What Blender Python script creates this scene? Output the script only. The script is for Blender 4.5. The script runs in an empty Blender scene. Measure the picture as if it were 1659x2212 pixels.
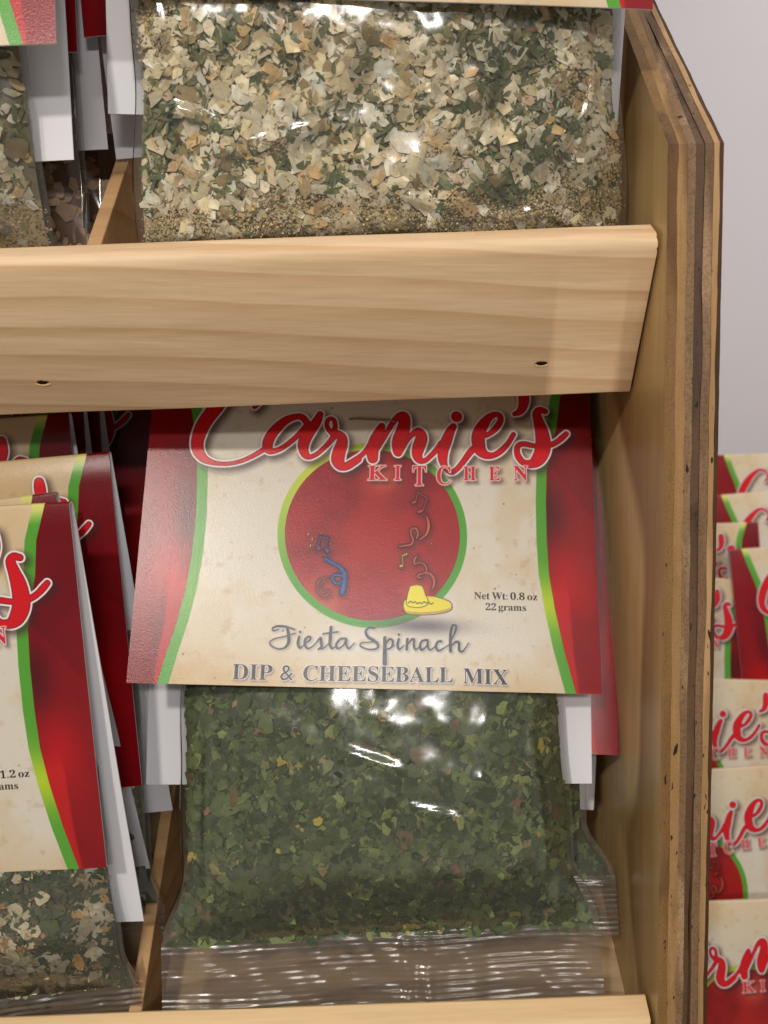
import bpy, bmesh, math, random
import numpy as np
from mathutils import Vector, Matrix, noise

random.seed(7)
rng = np.random.RandomState(11)
SC = bpy.context.scene
COL = SC.collection
Z0 = 120.0                       # height of the phone above the floor, cm; all plans below are in cm


def M3(x, y, z):
    return Vector((x * .01, y * .01, (z + Z0) * .01))


# ------------------------------------------------------------------ camera
CAM = (-9.4586, -27.6847, 0.0)
YAW, PITCH, ROLL, FOC = math.radians(.357), math.radians(7.378), math.radians(-1.79), 1820.0


def cam_axes():
    cy, sy, cp, sp = math.cos(YAW), math.sin(YAW), math.cos(PITCH), math.sin(PITCH)
    f = Vector((sy * cp, cy * cp, -sp))
    r = Vector((cy, -sy, 0))
    u = r.cross(f)
    c, s = math.cos(ROLL), math.sin(ROLL)
    return r * c + u * s, u * c - r * s, f


AX = cam_axes()
cd = bpy.data.cameras.new('camera')
cam = bpy.data.objects.new('camera', cd)
COL.objects.link(cam)
cam.matrix_world = Matrix.Translation(M3(*CAM)) @ Matrix((AX[0], AX[1], -AX[2])).transposed().to_4x4()
cd.sensor_fit = 'HORIZONTAL'
cd.lens = 4.15
cd.sensor_width = 4.15 * 1659 / FOC
cd.clip_start = .01
cd.clip_end = 20
cd.dof.use_dof = True
cd.dof.focus_distance = .305
cd.dof.aperture_fstop = 1.8
SC.camera = cam

# ------------------------------------------------------------------ light (a shop interior: ceiling spots, soft fill)
w = bpy.data.worlds.new('World')
SC.world = w
w.use_nodes = True
# the shop around: bright ceiling overhead, darker room at eye level, light floor
_t = w.node_tree
_tc = _t.nodes.new('ShaderNodeTexCoord')
_sp = _t.nodes.new('ShaderNodeSeparateXYZ')
_rp = _t.nodes.new('ShaderNodeValToRGB')
_mr = _t.nodes.new('ShaderNodeMapRange')
_mr.inputs[1].default_value = -1
_t.links.new(_tc.outputs['Generated'], _sp.inputs[0])
_t.links.new(_sp.outputs[2], _mr.inputs[0])
_t.links.new(_mr.outputs[0], _rp.inputs[0])
_e = _rp.color_ramp.elements
for _p, _c in ((.25, (.62, .575, .53)), (.46, (.18, .172, .17)), (.72, (.22, .21, .21)), (.88, (.85, .82, .80))):
    _k = _e.new(_p)
    _k.color = (*_c, 1)
_e[0].color = (.80, .74, .68, 1)
_e[-1].color = (1.0, .97, .95, 1)
_t.links.new(_rp.outputs[0], _t.nodes['Background'].inputs[0])
_t.nodes['Background'].inputs[1].default_value = 1.0


def lamp(name, loc, target, size, power, col, sizey=None):
    d = bpy.data.lights.new(name, 'AREA')
    d.shape = 'ELLIPSE'
    d.size = size
    d.size_y = sizey or size
    d.energy = power
    d.color = col
    o = bpy.data.objects.new(name, d)
    COL.objects.link(o)
    o.location = M3(*loc)
    o.rotation_euler = (M3(*target) - M3(*loc)).to_track_quat('-Z', 'Y').to_euler()
    return o


lamp('ceiling_spot', (-49, -120, 79), (-9, 3, -6), .09, 9.6, (1.0, .93, .85))
lamp('room_light', (12, -170, 64), (-9, 3, -10), .52, 9.4, (1.0, .955, .92), .11)
wl_ = lamp('wall_fill', (44, 20, 110), (46, 62, 0), .4, .9, (.95, .95, 1.0))  # added fill out of view, only to brighten the back wall
wl_.data.spread = math.radians(60)
SC.view_settings.view_transform = 'Standard'
SC.view_settings.look = 'None'
SC.view_settings.exposure = -.07
SC.view_settings.gamma = 1


# ------------------------------------------------------------------ helpers
def link(o, parent=None):
    COL.objects.link(o)
    if parent:
        o.parent = parent
    return o


def thing(name, label, cat, loc, group=None):
    o = bpy.data.objects.new(name, None)
    o.empty_display_size = .01
    COL.objects.link(o)
    o.location = M3(*loc)
    o['label'] = label
    o['category'] = cat
    if group:
        o['group'] = group
    return o


def mesh_obj(name, verts, faces, mats, parent=None, smooth=True, mi=None, uv=None, kind=None, label=None):
    """verts in plan cm (absolute); stored relative to the parent's location"""
    off = parent.location if parent else Vector((0, 0, 0))
    if parent and parent.parent:
        off = parent.parent.location
    V = np.array([tuple(v) for v in verts], float) * .01
    V[:, 2] += Z0 * .01
    V -= np.array(off)
    me = bpy.data.meshes.new(name)
    me.from_pydata(V.tolist(), [], faces)
    for m in (mats if isinstance(mats, (list, tuple)) else [mats]):
        me.materials.append(m)
    if mi is not None:
        me.polygons.foreach_set('material_index', mi)
    if smooth:
        me.polygons.foreach_set('use_smooth', [True] * len(me.polygons))
    if uv is not None:
        l = me.uv_layers.new(name='UVMap')
        idx = np.zeros(len(me.loops), int)
        me.loops.foreach_get('vertex_index', idx)
        l.data.foreach_set('uv', np.array(uv)[idx].ravel())
    me.update()
    o = bpy.data.objects.new(name, me)
    link(o, parent)
    if kind:
        o['kind'] = kind
    if label:
        o['label'] = label
    return o


def prism(poly, x0, x1, jitter=0):
    """closed profile of (y,z) swept from x0 to x1"""
    n = len(poly)
    V = [(x0, y, z) for y, z in poly] + [(x1, y, z) for y, z in poly]
    F = [list(range(n)), list(range(2 * n - 1, n - 1, -1))]
    for i in range(n):
        j = (i + 1) % n
        F.append([i, i + n, j + n, j])
    return V, F


def bevel(o, wd=.05, seg=2):
    m = o.modifiers.new('b', 'BEVEL')
    m.width = wd * .01
    m.segments = seg
    m.limit_method = 'ANGLE'
    m.angle_limit = math.radians(35)
    return o


# ------------------------------------------------------------------ node helpers
class NT:
    def __init__(s, name):
        s.m = bpy.data.materials.new(name)
        s.m.use_nodes = True
        s.t = s.m.node_tree
        s.b = s.t.nodes['Principled BSDF']
        s.out = s.t.nodes['Material Output']

    def n(s, typ, **kw):
        nd = s.t.nodes.new(typ)
        for k, v in kw.items():
            if k[0] == 'i' and k[1:].isdigit():
                nd.inputs[int(k[1:])].default_value = v
            elif k in nd.inputs and not hasattr(nd, k):
                nd.inputs[k].default_value = v
            else:
                setattr(nd, k, v)
        return nd

    def l(s, a, b):
        s.t.links.new(a, b)

    def coord(s, sc=(1, 1, 1), rot=(0, 0, 0), loc=(0, 0, 0)):
        tc = s.n('ShaderNodeTexCoord')
        mp = s.n('ShaderNodeMapping')
        mp.inputs['Scale'].default_value = sc
        mp.inputs['Rotation'].default_value = rot
        mp.inputs['Location'].default_value = loc
        s.l(tc.outputs['Object'], mp.inputs[0])
        return mp.outputs[0]

    def ramp(s, src, stops):
        r = s.n('ShaderNodeValToRGB')
        e = r.color_ramp.elements
        while len(e) < len(stops):
            e.new(.5)
        for i, (p, c) in enumerate(stops):
            e[i].position = p
            e[i].color = (*c, 1) if len(c) == 3 else c
        s.l(src, r.inputs[0])
        return r.outputs[0]

    def noise(s, vec, scale, detail=4, rough=.5, dist=0):
        t = s.n('ShaderNodeTexNoise')
        t.inputs['Scale'].default_value = scale
        t.inputs['Detail'].default_value = detail
        t.inputs['Roughness'].default_value = rough
        t.inputs['Distortion'].default_value = dist
        s.l(vec, t.inputs['Vector'])
        return t.outputs['Fac']

    def mix(s, fac, a, b, mode='MIX'):
        m = s.n('ShaderNodeMix', data_type='RGBA', blend_type=mode)
        if isinstance(fac, (int, float)):
            m.inputs[0].default_value = fac
        else:
            s.l(fac, m.inputs[0])
        for k, v in ((6, a), (7, b)):
            if isinstance(v, tuple):
                m.inputs[k].default_value = (*v, 1)
            else:
                s.l(v, m.inputs[k])
        return m.outputs[2]

    def bump(s, h, strength, dist=.0005):
        b = s.n('ShaderNodeBump')
        b.inputs['Strength'].default_value = strength
        b.inputs['Distance'].default_value = dist
        s.l(h, b.inputs['Height'])
        s.l(b.outputs[0], s.b.inputs['Normal'])
        return b.outputs[0]


def srgb(r, g, b):
    f = lambda c: (c / 255 / 12.92) if c / 255 <= .04045 else ((c / 255 + .055) / 1.055) ** 2.4
    return (f(r), f(g), f(b))


def wood(name, light, dark, scale=(1, 1, 1), rot=(0, 0, 0), bands=26, contrast=1.0, rough=.5, fine=1.0, dist=3.0, spec=.3,
         blotch=None, loc=(0, 0, 0), ringw=(.62, .95), speck=0):
    """grain that runs along the local X axis: stretched rings + fine fibre"""
    t = NT(name)
    v = t.coord(scale, rot, loc)
    # slow bend of the rings
    nz = t.n('ShaderNodeTexNoise')
    nz.inputs['Scale'].default_value = 6
    nz.inputs['Detail'].default_value = 2
    mpn = t.n('ShaderNodeMapping')
    mpn.inputs['Scale'].default_value = (.5, 1.0, 1.0)
    t.l(v, mpn.inputs[0])
    t.l(mpn.outputs[0], nz.inputs['Vector'])
    wv = t.n('ShaderNodeTexWave', wave_type='BANDS', bands_direction='Z', wave_profile='SAW')
    wv.inputs['Scale'].default_value = bands
    wv.inputs['Distortion'].default_value = 0
    add = t.n('ShaderNodeVectorMath', operation='MULTIPLY_ADD')
    t.l(nz.outputs['Color'], add.inputs[0])
    add.inputs[1].default_value = (0, 0, .012 * dist)
    t.l(v, add.inputs[2])
    t.l(add.outputs[0], wv.inputs['Vector'])
    rings = t.ramp(wv.outputs['Fac'], [(0, (0, 0, 0)), (ringw[0], (.18, .18, .18)), (ringw[1], (1, 1, 1)), (1, (0, 0, 0))])
    mpf = t.n('ShaderNodeMapping')
    mpf.inputs['Scale'].default_value = (.05, 1, 1)
    t.l(v, mpf.inputs[0])
    fib = t.noise(mpf.outputs[0], 900, 3, .6)
    fib2 = t.noise(mpf.outputs[0], 160, 3, .6)
    c = t.mix(rings, light, dark)
    c0 = t.mix(min(1, contrast), light, c)
    f = t.ramp(fib, [(.25, (.86, .84, .80)), (.7, (1.05, 1.05, 1.05))])
    c1 = t.mix(.55 * fine, c0, f, 'MULTIPLY')
    f2 = t.ramp(fib2, [(.3, (.84, .80, .74)), (.65, (1.04, 1.04, 1.03))])
    c2 = t.mix(.6 * fine, c1, f2, 'MULTIPLY')
    if blotch:
        mpb = t.n('ShaderNodeMapping')
        mpb.inputs['Scale'].default_value = (.3, 1, 1)
        t.l(v, mpb.inputs[0])
        bl = t.noise(mpb.outputs[0], blotch[0], 4, .65, .6)
        bf = t.ramp(bl, [(blotch[1], (0, 0, 0)), (blotch[1] + .12, (1, 1, 1))])
        c2 = t.mix(bf, c2, blotch[2])
    if speck:
        sp = t.noise(t.coord(), 1500, 2, .7)
        c2 = t.mix(speck, c2, t.ramp(sp, [(.38, (.45, .40, .36)), (.5, (1, 1, 1)), (.66, (1.25, 1.22, 1.18))]), 'MULTIPLY')
        mpp = t.n('ShaderNodeMapping')
        mpp.inputs['Scale'].default_value = (.35, 1, 1)
        t.l(v, mpp.inputs[0])
        po = t.noise(mpp.outputs[0], 420, 2, .5)
        c2 = t.mix(t.ramp(po, [(.27, (1, 1, 1)), (.31, (0, 0, 0))]), c2, srgb(46, 30, 20))
    t.l(c2, t.b.inputs['Base Color'])
    t.b.inputs['Roughness'].default_value = rough
    t.b.inputs['Specular IOR Level'].default_value = spec
    t.bump(fib, .25, .0003)
    return t.m


def plain(name, col, rough=.5, spec=.4, bump=None, var=None):
    t = NT(name)
    t.b.inputs['Base Color'].default_value = (*col, 1)
    t.b.inputs['Roughness'].default_value = rough
    t.b.inputs['Specular IOR Level'].default_value = spec
    v = t.coord()
    if var:
        n = t.noise(v, var[0], 4, .6)
        t.l(t.mix(t.ramp(n, [(.3, (0, 0, 0)), (.7, (1, 1, 1))]), col, var[1]), t.b.inputs['Base Color'])
    if bump:
        t.bump(t.noise(v, bump[0], 3, .6), bump[1], bump[2] if len(bump) > 2 else .0003)
    return t.m


MAT = {}
MAT['lip'] = wood('pine_face', srgb(240, 209, 170), srgb(212, 170, 124), rot=(0, math.radians(-3), 0), bands=34, dist=1.6, contrast=.68,
                  rough=.45, ringw=(.5, .93), fine=1.25)
MAT['lip_low'] = wood('pine_face_low', srgb(230, 198, 150), srgb(212, 174, 120), bands=30, dist=2, contrast=.7, rough=.45, loc=(.3, 0, .07))
MAT['shelf'] = wood('pale_shelf_wood', srgb(205, 178, 140), srgb(168, 136, 98), bands=36, dist=4, contrast=.8, rough=.5)
MAT['divider'] = wood('divider_wood', srgb(198, 158, 112), srgb(160, 118, 76), bands=20, dist=3, contrast=.6, rough=.55)
MAT['panel'] = wood('lacquered_plywood_face', srgb(206, 176, 122), srgb(142, 106, 62), rot=(0, math.radians(90), 0), bands=11, dist=9, fine=1.6,
                    contrast=.9, rough=.36, spec=.5)
MAT['back'] = plain('dark_hardboard', srgb(70, 52, 36), .7, .2, (300, .2))
MAT['void'] = plain('glue_and_pit_dark', srgb(38, 24, 14), .9, .1)
MAT['wall'] = plain('painted_wall', srgb(212, 207, 208), .75, .2, (420, .35, .0006), (2.0, srgb(204, 198, 200)))
MAT['counter'] = plain('grey_counter', srgb(120, 110, 100), .5, .4, (200, .1), (20, srgb(100, 92, 84)))
MAT['white'] = plain('card_inside', srgb(226, 225, 228), .6, .3, (700, .15, .0001))
MAT['steel'] = plain('staple_wire', srgb(128, 112, 98), .45, .5)
PLY = []
for i, (a, b) in enumerate([((140, 106, 64), (104, 72, 40)), ((166, 129, 84), (120, 90, 56)), ((140, 112, 82), (104, 80, 58)),
                            ((112, 86, 64), (76, 58, 48)), ((136, 108, 80), (104, 80, 60)), ((192, 155, 110), (160, 124, 82)), ((92, 60, 32), (66, 42, 24))]):
    PLY.append(wood('ply_edge_%s' % 'abcdefg'[i], srgb(*a), srgb(*b), rot=(0, math.radians(90), 0), bands=4, dist=16, contrast=.8, rough=.62,
                    fine=1.5, blotch=[(34, .55, srgb(92, 66, 42)), (24, .56, srgb(84, 56, 30)), (40, .52, srgb(168, 138, 104)), (30, .50, srgb(56, 42, 38)),
                                      (30, .53, srgb(164, 132, 100)), (60, .72, srgb(160, 118, 74)), None][i], loc=(i * .31, 0, i * .17), speck=[.45, .22, .5, .4, .5, .12, .2][i]))


def film_mat(name, tint, spec_rough, haze, bumps=1.0, hazecol=(.5, .48, .44), gl=1.0):
    t = NT(name)
    nt = t.t
    nt.nodes.remove(t.b)
    tr = t.n('ShaderNodeBsdfTransparent')
    tr.inputs[0].default_value = (*tint, 1)
    gl_ = t.n('ShaderNodeBsdfGlossy')
    gl_.inputs['Roughness'].default_value = spec_rough
    gl_.inputs[0].default_value = (gl, gl, gl, 1)
    df = t.n('ShaderNodeBsdfDiffuse')
    df.inputs[0].default_value = (*hazecol, 1)
    fr = t.n('ShaderNodeFresnel')
    fr.inputs[0].default_value = 1.42
    v = t.coord()
    h = t.noise(v, 55, 2, .5, .6)
    b = t.n('ShaderNodeBump')
    b.inputs['Strength'].default_value = .16 * bumps
    b.inputs['Distance'].default_value = .001
    t.l(h, b.inputs['Height'])
    t.l(b.outputs[0], gl_.inputs['Normal'])
    m1 = t.n('ShaderNodeMixShader')
    m1.inputs[0].default_value = haze
    t.l(tr.outputs[0], m1.inputs[1])
    t.l(df.outputs[0], m1.inputs[2])
    m2 = t.n('ShaderNodeMixShader')
    mm = t.n('ShaderNodeMath', operation='MULTIPLY_ADD')
    t.l(fr.outputs[0], mm.inputs[0])
    mm.inputs[1].default_value = 1.2
    mm.inputs[2].default_value = .02
    t.l(mm.outputs[0], m2.inputs[0])
    t.l(m1.outputs[0], m2.inputs[1])
    t.l(gl_.outputs[0], m2.inputs[2])
    t.l(m2.outputs[0], t.out.inputs[0])
    return t.m


MAT['film'] = film_mat('clear_pouch_film', (.96, .965, .96), .13, .045, hazecol=(.50, .48, .40))
MAT['seal'] = film_mat('crimped_film', (.86, .84, .81), .20, .075, .5, (.50, .46, .41), .5)


def flake_mat():
    t = NT('dried_flakes')
    a = t.n('ShaderNodeAttribute', attribute_name='col')
    v = t.coord()
    n = t.noise(v, 420, 3, .6)
    c = t.mix(.55, a.outputs['Color'], t.ramp(n, [(.3, (.62, .60, .56)), (.7, (1.15, 1.15, 1.15))]), 'MULTIPLY')
    t.l(c, t.b.inputs['Base Color'])
    t.b.inputs['Roughness'].default_value = .6
    t.b.inputs['Specular IOR Level'].default_value = .25
    return t.m


MAT['flake'] = flake_mat()


# ------------------------------------------------------------------ lettering and print of the card, cm from its lower left corner
NAME = [[[4.096,11.102,0.092],[4.271,11.335,0.084],[4.241,11.65,0.084],[4.007,11.911,0.093],[3.624,11.96,0.118],[3.179,11.688,0.176],[2.785,11.308,0.234],[2.536,10.981,0.274],[2.235,10.521,0.273],[2.028,10.068,0.264],[1.914,9.535,0.238],[1.978,9.123,0.213],[2.213,8.816,0.155],[2.551,8.67,0.098],[2.924,8.622,0.074],[3.331,8.661,0.07],[3.735,8.787,0.074],[4.135,9.0,0.083],[4.454,9.211,0.091],[4.633,9.35,0.083]],[[6.248,10.509,0.118],[6.049,10.724,0.126],[5.795,10.752,0.118],[5.383,10.571,0.151],[5.024,10.207,0.188],[4.793,9.842,0.2],[4.706,9.529,0.199],[4.747,9.311,0.166],[4.909,9.231,0.108],[5.235,9.355,0.091],[5.636,9.681,0.092],[5.954,10.028,0.092],[6.192,10.35,0.101]],[[6.759,10.901,0.118],[6.625,10.572,0.177],[6.388,10.181,0.21],[6.194,9.817,0.226],[6.134,9.461,0.2],[6.231,9.158,0.15],[6.415,9.056,0.092],[6.701,9.2,0.083],[6.983,9.477,0.084],[7.224,9.775,0.101],[7.343,9.958,0.118]],[[7.319,10.046,0.101],[7.122,10.26,0.084],[7.038,10.479,0.076],[7.085,10.67,0.076],[7.21,10.734,0.068],[7.34,10.65,0.076],[7.387,10.406,0.084],[7.358,10.137,0.11],[7.529,10.078,0.143],[7.682,9.907,0.185],[7.671,9.618,0.227],[7.569,9.261,0.251],[7.546,8.952,0.243],[7.679,8.73,0.175],[7.93,8.724,0.134],[8.214,8.893,0.109],[8.382,9.032,0.101]],[[7.947,8.76,0.151],[8.214,8.987,0.11],[8.482,9.215,0.089],[8.682,9.458,0.09],[8.815,9.682,0.097]],[[9.281,10.506,0.125],[9.183,10.245,0.195],[9.025,9.873,0.229],[8.93,9.505,0.235],[8.928,9.288,0.221],[8.946,9.109,0.193]],[[9.097,9.44,0.062],[9.296,9.849,0.083],[9.529,10.298,0.091],[9.765,10.732,0.105],[9.989,10.964,0.147],[10.181,10.973,0.189],[10.22,10.753,0.224],[10.156,10.363,0.258],[10.006,9.954,0.264],[9.942,9.623,0.208],[9.97,9.389,0.146],[10.133,9.595,0.097],[10.302,9.894,0.084],[10.508,10.178,0.098],[10.733,10.335,0.147],[10.874,10.25,0.196],[10.911,10.031,0.231],[10.8,9.661,0.237],[10.744,9.35,0.195],[10.851,9.12,0.139],[11.077,9.111,0.09],[11.318,9.339,0.091],[11.56,9.622,0.098],[11.734,9.886,0.105]],[[12.222,10.624,0.125],[12.086,10.384,0.172],[11.939,9.989,0.21],[11.824,9.619,0.202],[11.786,9.294,0.186],[11.826,9.014,0.139],[11.974,8.74,0.1],[12.167,8.66,0.097],[12.399,8.83,0.097],[12.632,9.129,0.105],[12.826,9.42,0.117],[13.022,9.672,0.125]],[[12.359,11.063,0.212],[12.363,11.059,0.212]],[[13.574,10.3,0.094],[13.772,10.42,0.095],[13.99,10.636,0.118],[14.18,10.954,0.111],[14.167,11.182,0.103],[13.977,11.244,0.103],[13.699,11.077,0.15],[13.44,10.713,0.217],[13.268,10.336,0.251],[13.258,9.967,0.259],[13.334,9.645,0.227],[13.567,9.453,0.156],[13.88,9.458,0.11],[14.195,9.663,0.11],[14.474,9.981,0.094],[14.725,10.402,0.087]],[[16.069,11.481,0.112],[15.851,11.525,0.128],[15.719,11.352,0.168],[15.798,10.989,0.207],[15.907,10.58,0.27],[15.956,10.13,0.301],[15.919,9.76,0.308],[15.74,9.385,0.268],[15.48,9.172,0.177],[15.128,9.197,0.126],[14.917,9.431,0.126],[14.855,9.712,0.11],[14.937,9.941,0.103],[15.183,10.005,0.103],[15.537,9.947,0.095],[15.931,9.932,0.087],[16.289,10.022,0.103],[16.571,10.186,0.103],[16.783,10.373,0.112],[16.947,10.537,0.096]],[[15.18,12.341,0.185],[15.184,12.131,0.216],[15.187,11.878,0.208],[15.114,11.582,0.168],[14.971,11.387,0.12],[14.779,11.294,0.08]]]
SCRIPT = [[[6.127,2.138,0.03],[5.745,2.238,0.045],[5.443,2.239,0.04],[5.297,2.149,0.04],[5.351,2.065,0.03],[5.524,2.131,0.025]],[[5.848,2.19,0.05],[5.91,1.941,0.065],[5.925,1.64,0.065],[5.784,1.437,0.04],[5.537,1.391,0.03],[5.281,1.498,0.03],[5.223,1.646,0.025],[5.417,1.776,0.025],[5.763,1.861,0.025],[6.159,1.998,0.025]],[[6.315,1.877,0.045],[6.286,1.625,0.06],[6.359,1.453,0.045],[6.481,1.531,0.025],[6.649,1.711,0.025]],[[6.332,2.053,0.045],[6.338,2.048,0.045]],[[6.577,1.633,0.03],[6.747,1.788,0.04],[6.692,1.887,0.04],[6.561,1.783,0.05],[6.539,1.582,0.05],[6.661,1.436,0.04],[6.834,1.515,0.025],[6.978,1.67,0.025]],[[6.978,1.67,0.025],[7.122,1.849,0.045],[7.153,1.699,0.06],[7.185,1.525,0.055],[7.064,1.412,0.035]],[[7.164,1.415,0.025],[7.312,1.504,0.025],[7.433,1.632,0.025]],[[7.511,2.263,0.056],[7.499,1.885,0.066],[7.5,1.584,0.06],[7.59,1.461,0.04],[7.738,1.565,0.025]],[[7.217,2.003,0.03],[7.77,2.094,0.03]],[[8.082,1.851,0.04],[7.881,1.82,0.045],[7.736,1.615,0.05],[7.792,1.467,0.045],[7.99,1.572,0.03],[8.109,1.801,0.04],[8.116,1.601,0.051],[8.22,1.478,0.035],[8.416,1.684,0.02]],[[9.163,2.26,0.031],[8.984,2.291,0.036],[8.845,2.15,0.046],[8.916,1.95,0.051],[9.149,1.805,0.061],[9.331,1.634,0.051],[9.258,1.491,0.041],[8.954,1.463,0.03],[8.673,1.566,0.03],[8.67,1.691,0.025],[8.947,1.734,0.02],[9.302,1.759,0.025]],[[9.579,1.918,0.066],[9.587,1.54,0.076],[9.599,0.941,0.091]],[[9.634,1.692,0.031],[9.758,1.872,0.041],[9.887,1.8,0.046],[9.84,1.572,0.041],[9.664,1.482,0.03]],[[9.841,1.547,0.025],[9.966,1.651,0.02]],[[10.115,1.882,0.051],[10.078,1.654,0.056],[10.147,1.495,0.041],[10.323,1.661,0.02]],[[10.112,2.059,0.046],[10.117,2.054,0.046]],[[10.447,1.891,0.051],[10.427,1.503,0.056]],[[10.45,1.664,0.026],[10.601,1.87,0.041],[10.703,1.873,0.051],[10.706,1.621,0.051],[10.784,1.497,0.036],[10.91,1.627,0.02]],[[11.215,1.887,0.041],[11.01,1.831,0.046],[10.936,1.627,0.051],[11.014,1.503,0.046],[11.191,1.659,0.031],[11.241,1.838,0.041],[11.243,1.61,0.046],[11.346,1.512,0.031],[11.55,1.669,0.021]],[[11.754,1.852,0.041],[11.626,1.823,0.046],[11.55,1.644,0.046],[11.653,1.485,0.041],[11.909,1.628,0.021],[12.063,1.734,0.021]],[[12.063,1.734,0.026],[12.294,2.223,0.036],[12.319,2.453,0.041],[12.19,2.449,0.047],[12.113,2.116,0.057],[12.115,1.483,0.062]],[[12.14,1.66,0.026],[12.32,1.842,0.041],[12.448,1.795,0.052],[12.448,1.542,0.051],[12.577,1.48,0.036],[12.731,1.676,0.021],[12.809,1.805,0.021]]]
KITCHEN = [["K",[8.734,8.134],[9.572,8.169],[8.715,8.854]],["I",[9.795,8.178],[10.138,8.193],[9.782,8.893]],["T",[10.537,7.978],[11.156,8.003],[10.524,8.925]],["C",[11.507,8.071],[12.157,8.098],[11.502,8.931]],["H",[12.592,8.287],[13.19,8.312],[12.593,8.975]],["E",[13.635,8.33],[14.171,8.353],[13.641,9.02]],["N",[14.653,8.373],[15.327,8.401],[14.664,9.096]]]
MARKS = {"note_r":[[[10.788,7.769,0.031],[11.168,7.529,0.031]],[[10.788,7.769,0.031],[10.707,7.377,0.027]],[[11.168,7.536,0.031],[10.985,7.001,0.027]],[[10.588,7.319,0.058],[10.69,7.358,0.058]],[[10.832,6.942,0.062],[10.951,6.999,0.062]]],"orange":[[[11.123,6.831,0.021],[11.218,6.555,0.061],[11.22,6.277,0.068],[11.131,6.031,0.054],[10.878,5.815,0.034]],[[10.759,5.862,0.041],[10.808,6.054,0.048],[10.755,6.225,0.048],[10.635,6.273,0.041],[10.535,6.182,0.041],[10.544,5.975,0.041],[10.624,5.806,0.041],[10.542,5.613,0.047],[10.307,5.553,0.041],[10.071,5.511,0.034]],[[10.784,5.16,0.034],[10.685,5.02,0.054],[10.687,4.833,0.04],[10.889,4.891,0.034],[11.074,4.829,0.04],[11.161,4.628,0.04],[11.095,4.491,0.034],[10.86,4.415,0.047],[10.828,4.313,0.04],[10.962,4.284,0.034]],[[11.095,4.491,0.034],[11.296,4.464,0.054],[11.449,4.266,0.06],[11.451,3.997,0.054],[11.369,3.826,0.027]]],"purple":[[[6.986,5.8,0.044],[7.248,5.748,0.048]],[[6.966,5.799,0.044],[6.89,5.428,0.04]],[[7.248,5.748,0.044],[7.214,5.317,0.04]],[[6.894,5.326,0.104],[6.935,5.307,0.104]],[[7.226,5.257,0.1],[7.267,5.227,0.096]]],"blue":[[[7.198,4.94,0.072],[7.403,4.795,0.068],[7.605,4.701,0.064],[7.789,4.586,0.076],[7.934,4.409,0.091],[7.969,4.23,0.083],[7.956,4.028,0.087],[7.934,3.808,0.115],[7.881,3.607,0.099]],[[7.859,4.266,0.06],[7.719,4.302,0.06],[7.561,4.276,0.056],[7.506,4.154,0.055],[7.57,4.016,0.055],[7.73,3.961,0.059],[7.867,4.026,0.059]]],"brown":[[[7.266,4.206,0.028],[7.033,4.098,0.032],[6.922,3.895,0.032],[6.93,3.696,0.032],[7.056,3.501,0.039],[7.254,3.467,0.047],[7.388,3.591,0.039],[7.325,3.688,0.032],[7.188,3.664,0.024]],[[7.228,4.165,0.02],[7.116,3.981,0.028],[7.065,3.78,0.024]]],"dash":[[[6.485,5.895,0.036],[6.491,5.854,0.032]],[[6.639,5.716,0.028],[6.648,5.644,0.028]],[[6.591,5.438,0.036],[6.583,5.376,0.028]],[[6.593,5.153,0.016],[6.596,5.133,0.016]]],"dash2":[[[11.354,5.677,0.031],[11.358,5.66,0.031]],[[11.288,5.458,0.02],[11.292,5.451,0.02]]],"ynote":[[[10.396,5.231,0.03],[10.212,5.14,0.027]],[[10.195,5.139,0.02],[10.234,4.8,0.02]],[[10.202,4.748,0.044],[10.135,4.729,0.044]]]}
HAT = {"brim":[[10.278,3.126],[10.412,2.982],[10.877,2.946],[11.541,2.999],[12.007,3.113],[12.157,3.25],[12.073,3.381],[11.739,3.504],[11.304,3.574],[10.704,3.538],[10.34,3.394]],"crown":[[10.532,3.934],[10.798,3.993],[11.0,3.932],[11.12,3.618],[11.239,3.322],[11.008,3.165],[10.676,3.138],[10.409,3.23],[10.437,3.563]]}
STRIPE_R = [[16.508,12.071],[16.327,10.814],[16.065,9.846],[15.867,8.948],[15.796,7.593],[15.788,5.995],[15.842,4.586],[16.04,3.21],[16.36,1.609],[16.723,0.198]]
STRIPE_L = [[1.795,10.861],[2.036,9.618],[2.205,8.314],[2.293,6.422],[2.261,5.044],[2.136,3.68],[1.896,2.34],[1.568,1.037],[1.348,0.049]]
WORDS = [[[3.884,0.226],[5.38,0.228]],[[5.673,0.235],[6.167,0.236]],[[6.532,0.233],[12.214,0.302]],[[12.6,0.288],[14.332,0.271]]]
CAP = [[3.848,0.794]]
NET = [[[13.051,3.525],[13.658,3.531]],[[13.745,3.534],[14.367,3.541]],[[14.479,3.545],[15.053,3.55]],[[15.153,3.553],[15.553,3.553]],[[13.494,3.108],[13.914,3.108]],[[14.001,3.111],[15.094,3.12]]]

# ------------------------------------------------------------------ the printed header card, drawn into a picture by code
PX = 60.0                         # dots per cm
CW, CH = 18.0, 13.2


def smooth_path(pts, sub=5):
    P = np.array(pts, float)
    if len(P) < 3:
        return P
    Q = np.vstack([2 * P[0] - P[1], P, 2 * P[-1] - P[-2]])
    out = []
    for i in range(1, len(Q) - 2):
        for k in range(sub):
            t = k / sub
            a, b, c, d = Q[i - 1], Q[i], Q[i + 1], Q[i + 2]
            out.append(.5 * (2 * b + (c - a) * t + (2 * a - 5 * b + 4 * c - d) * t * t + (3 * b - a - 3 * c + d) * t ** 3))
    out.append(P[-1])
    return np.array(out)


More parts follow.
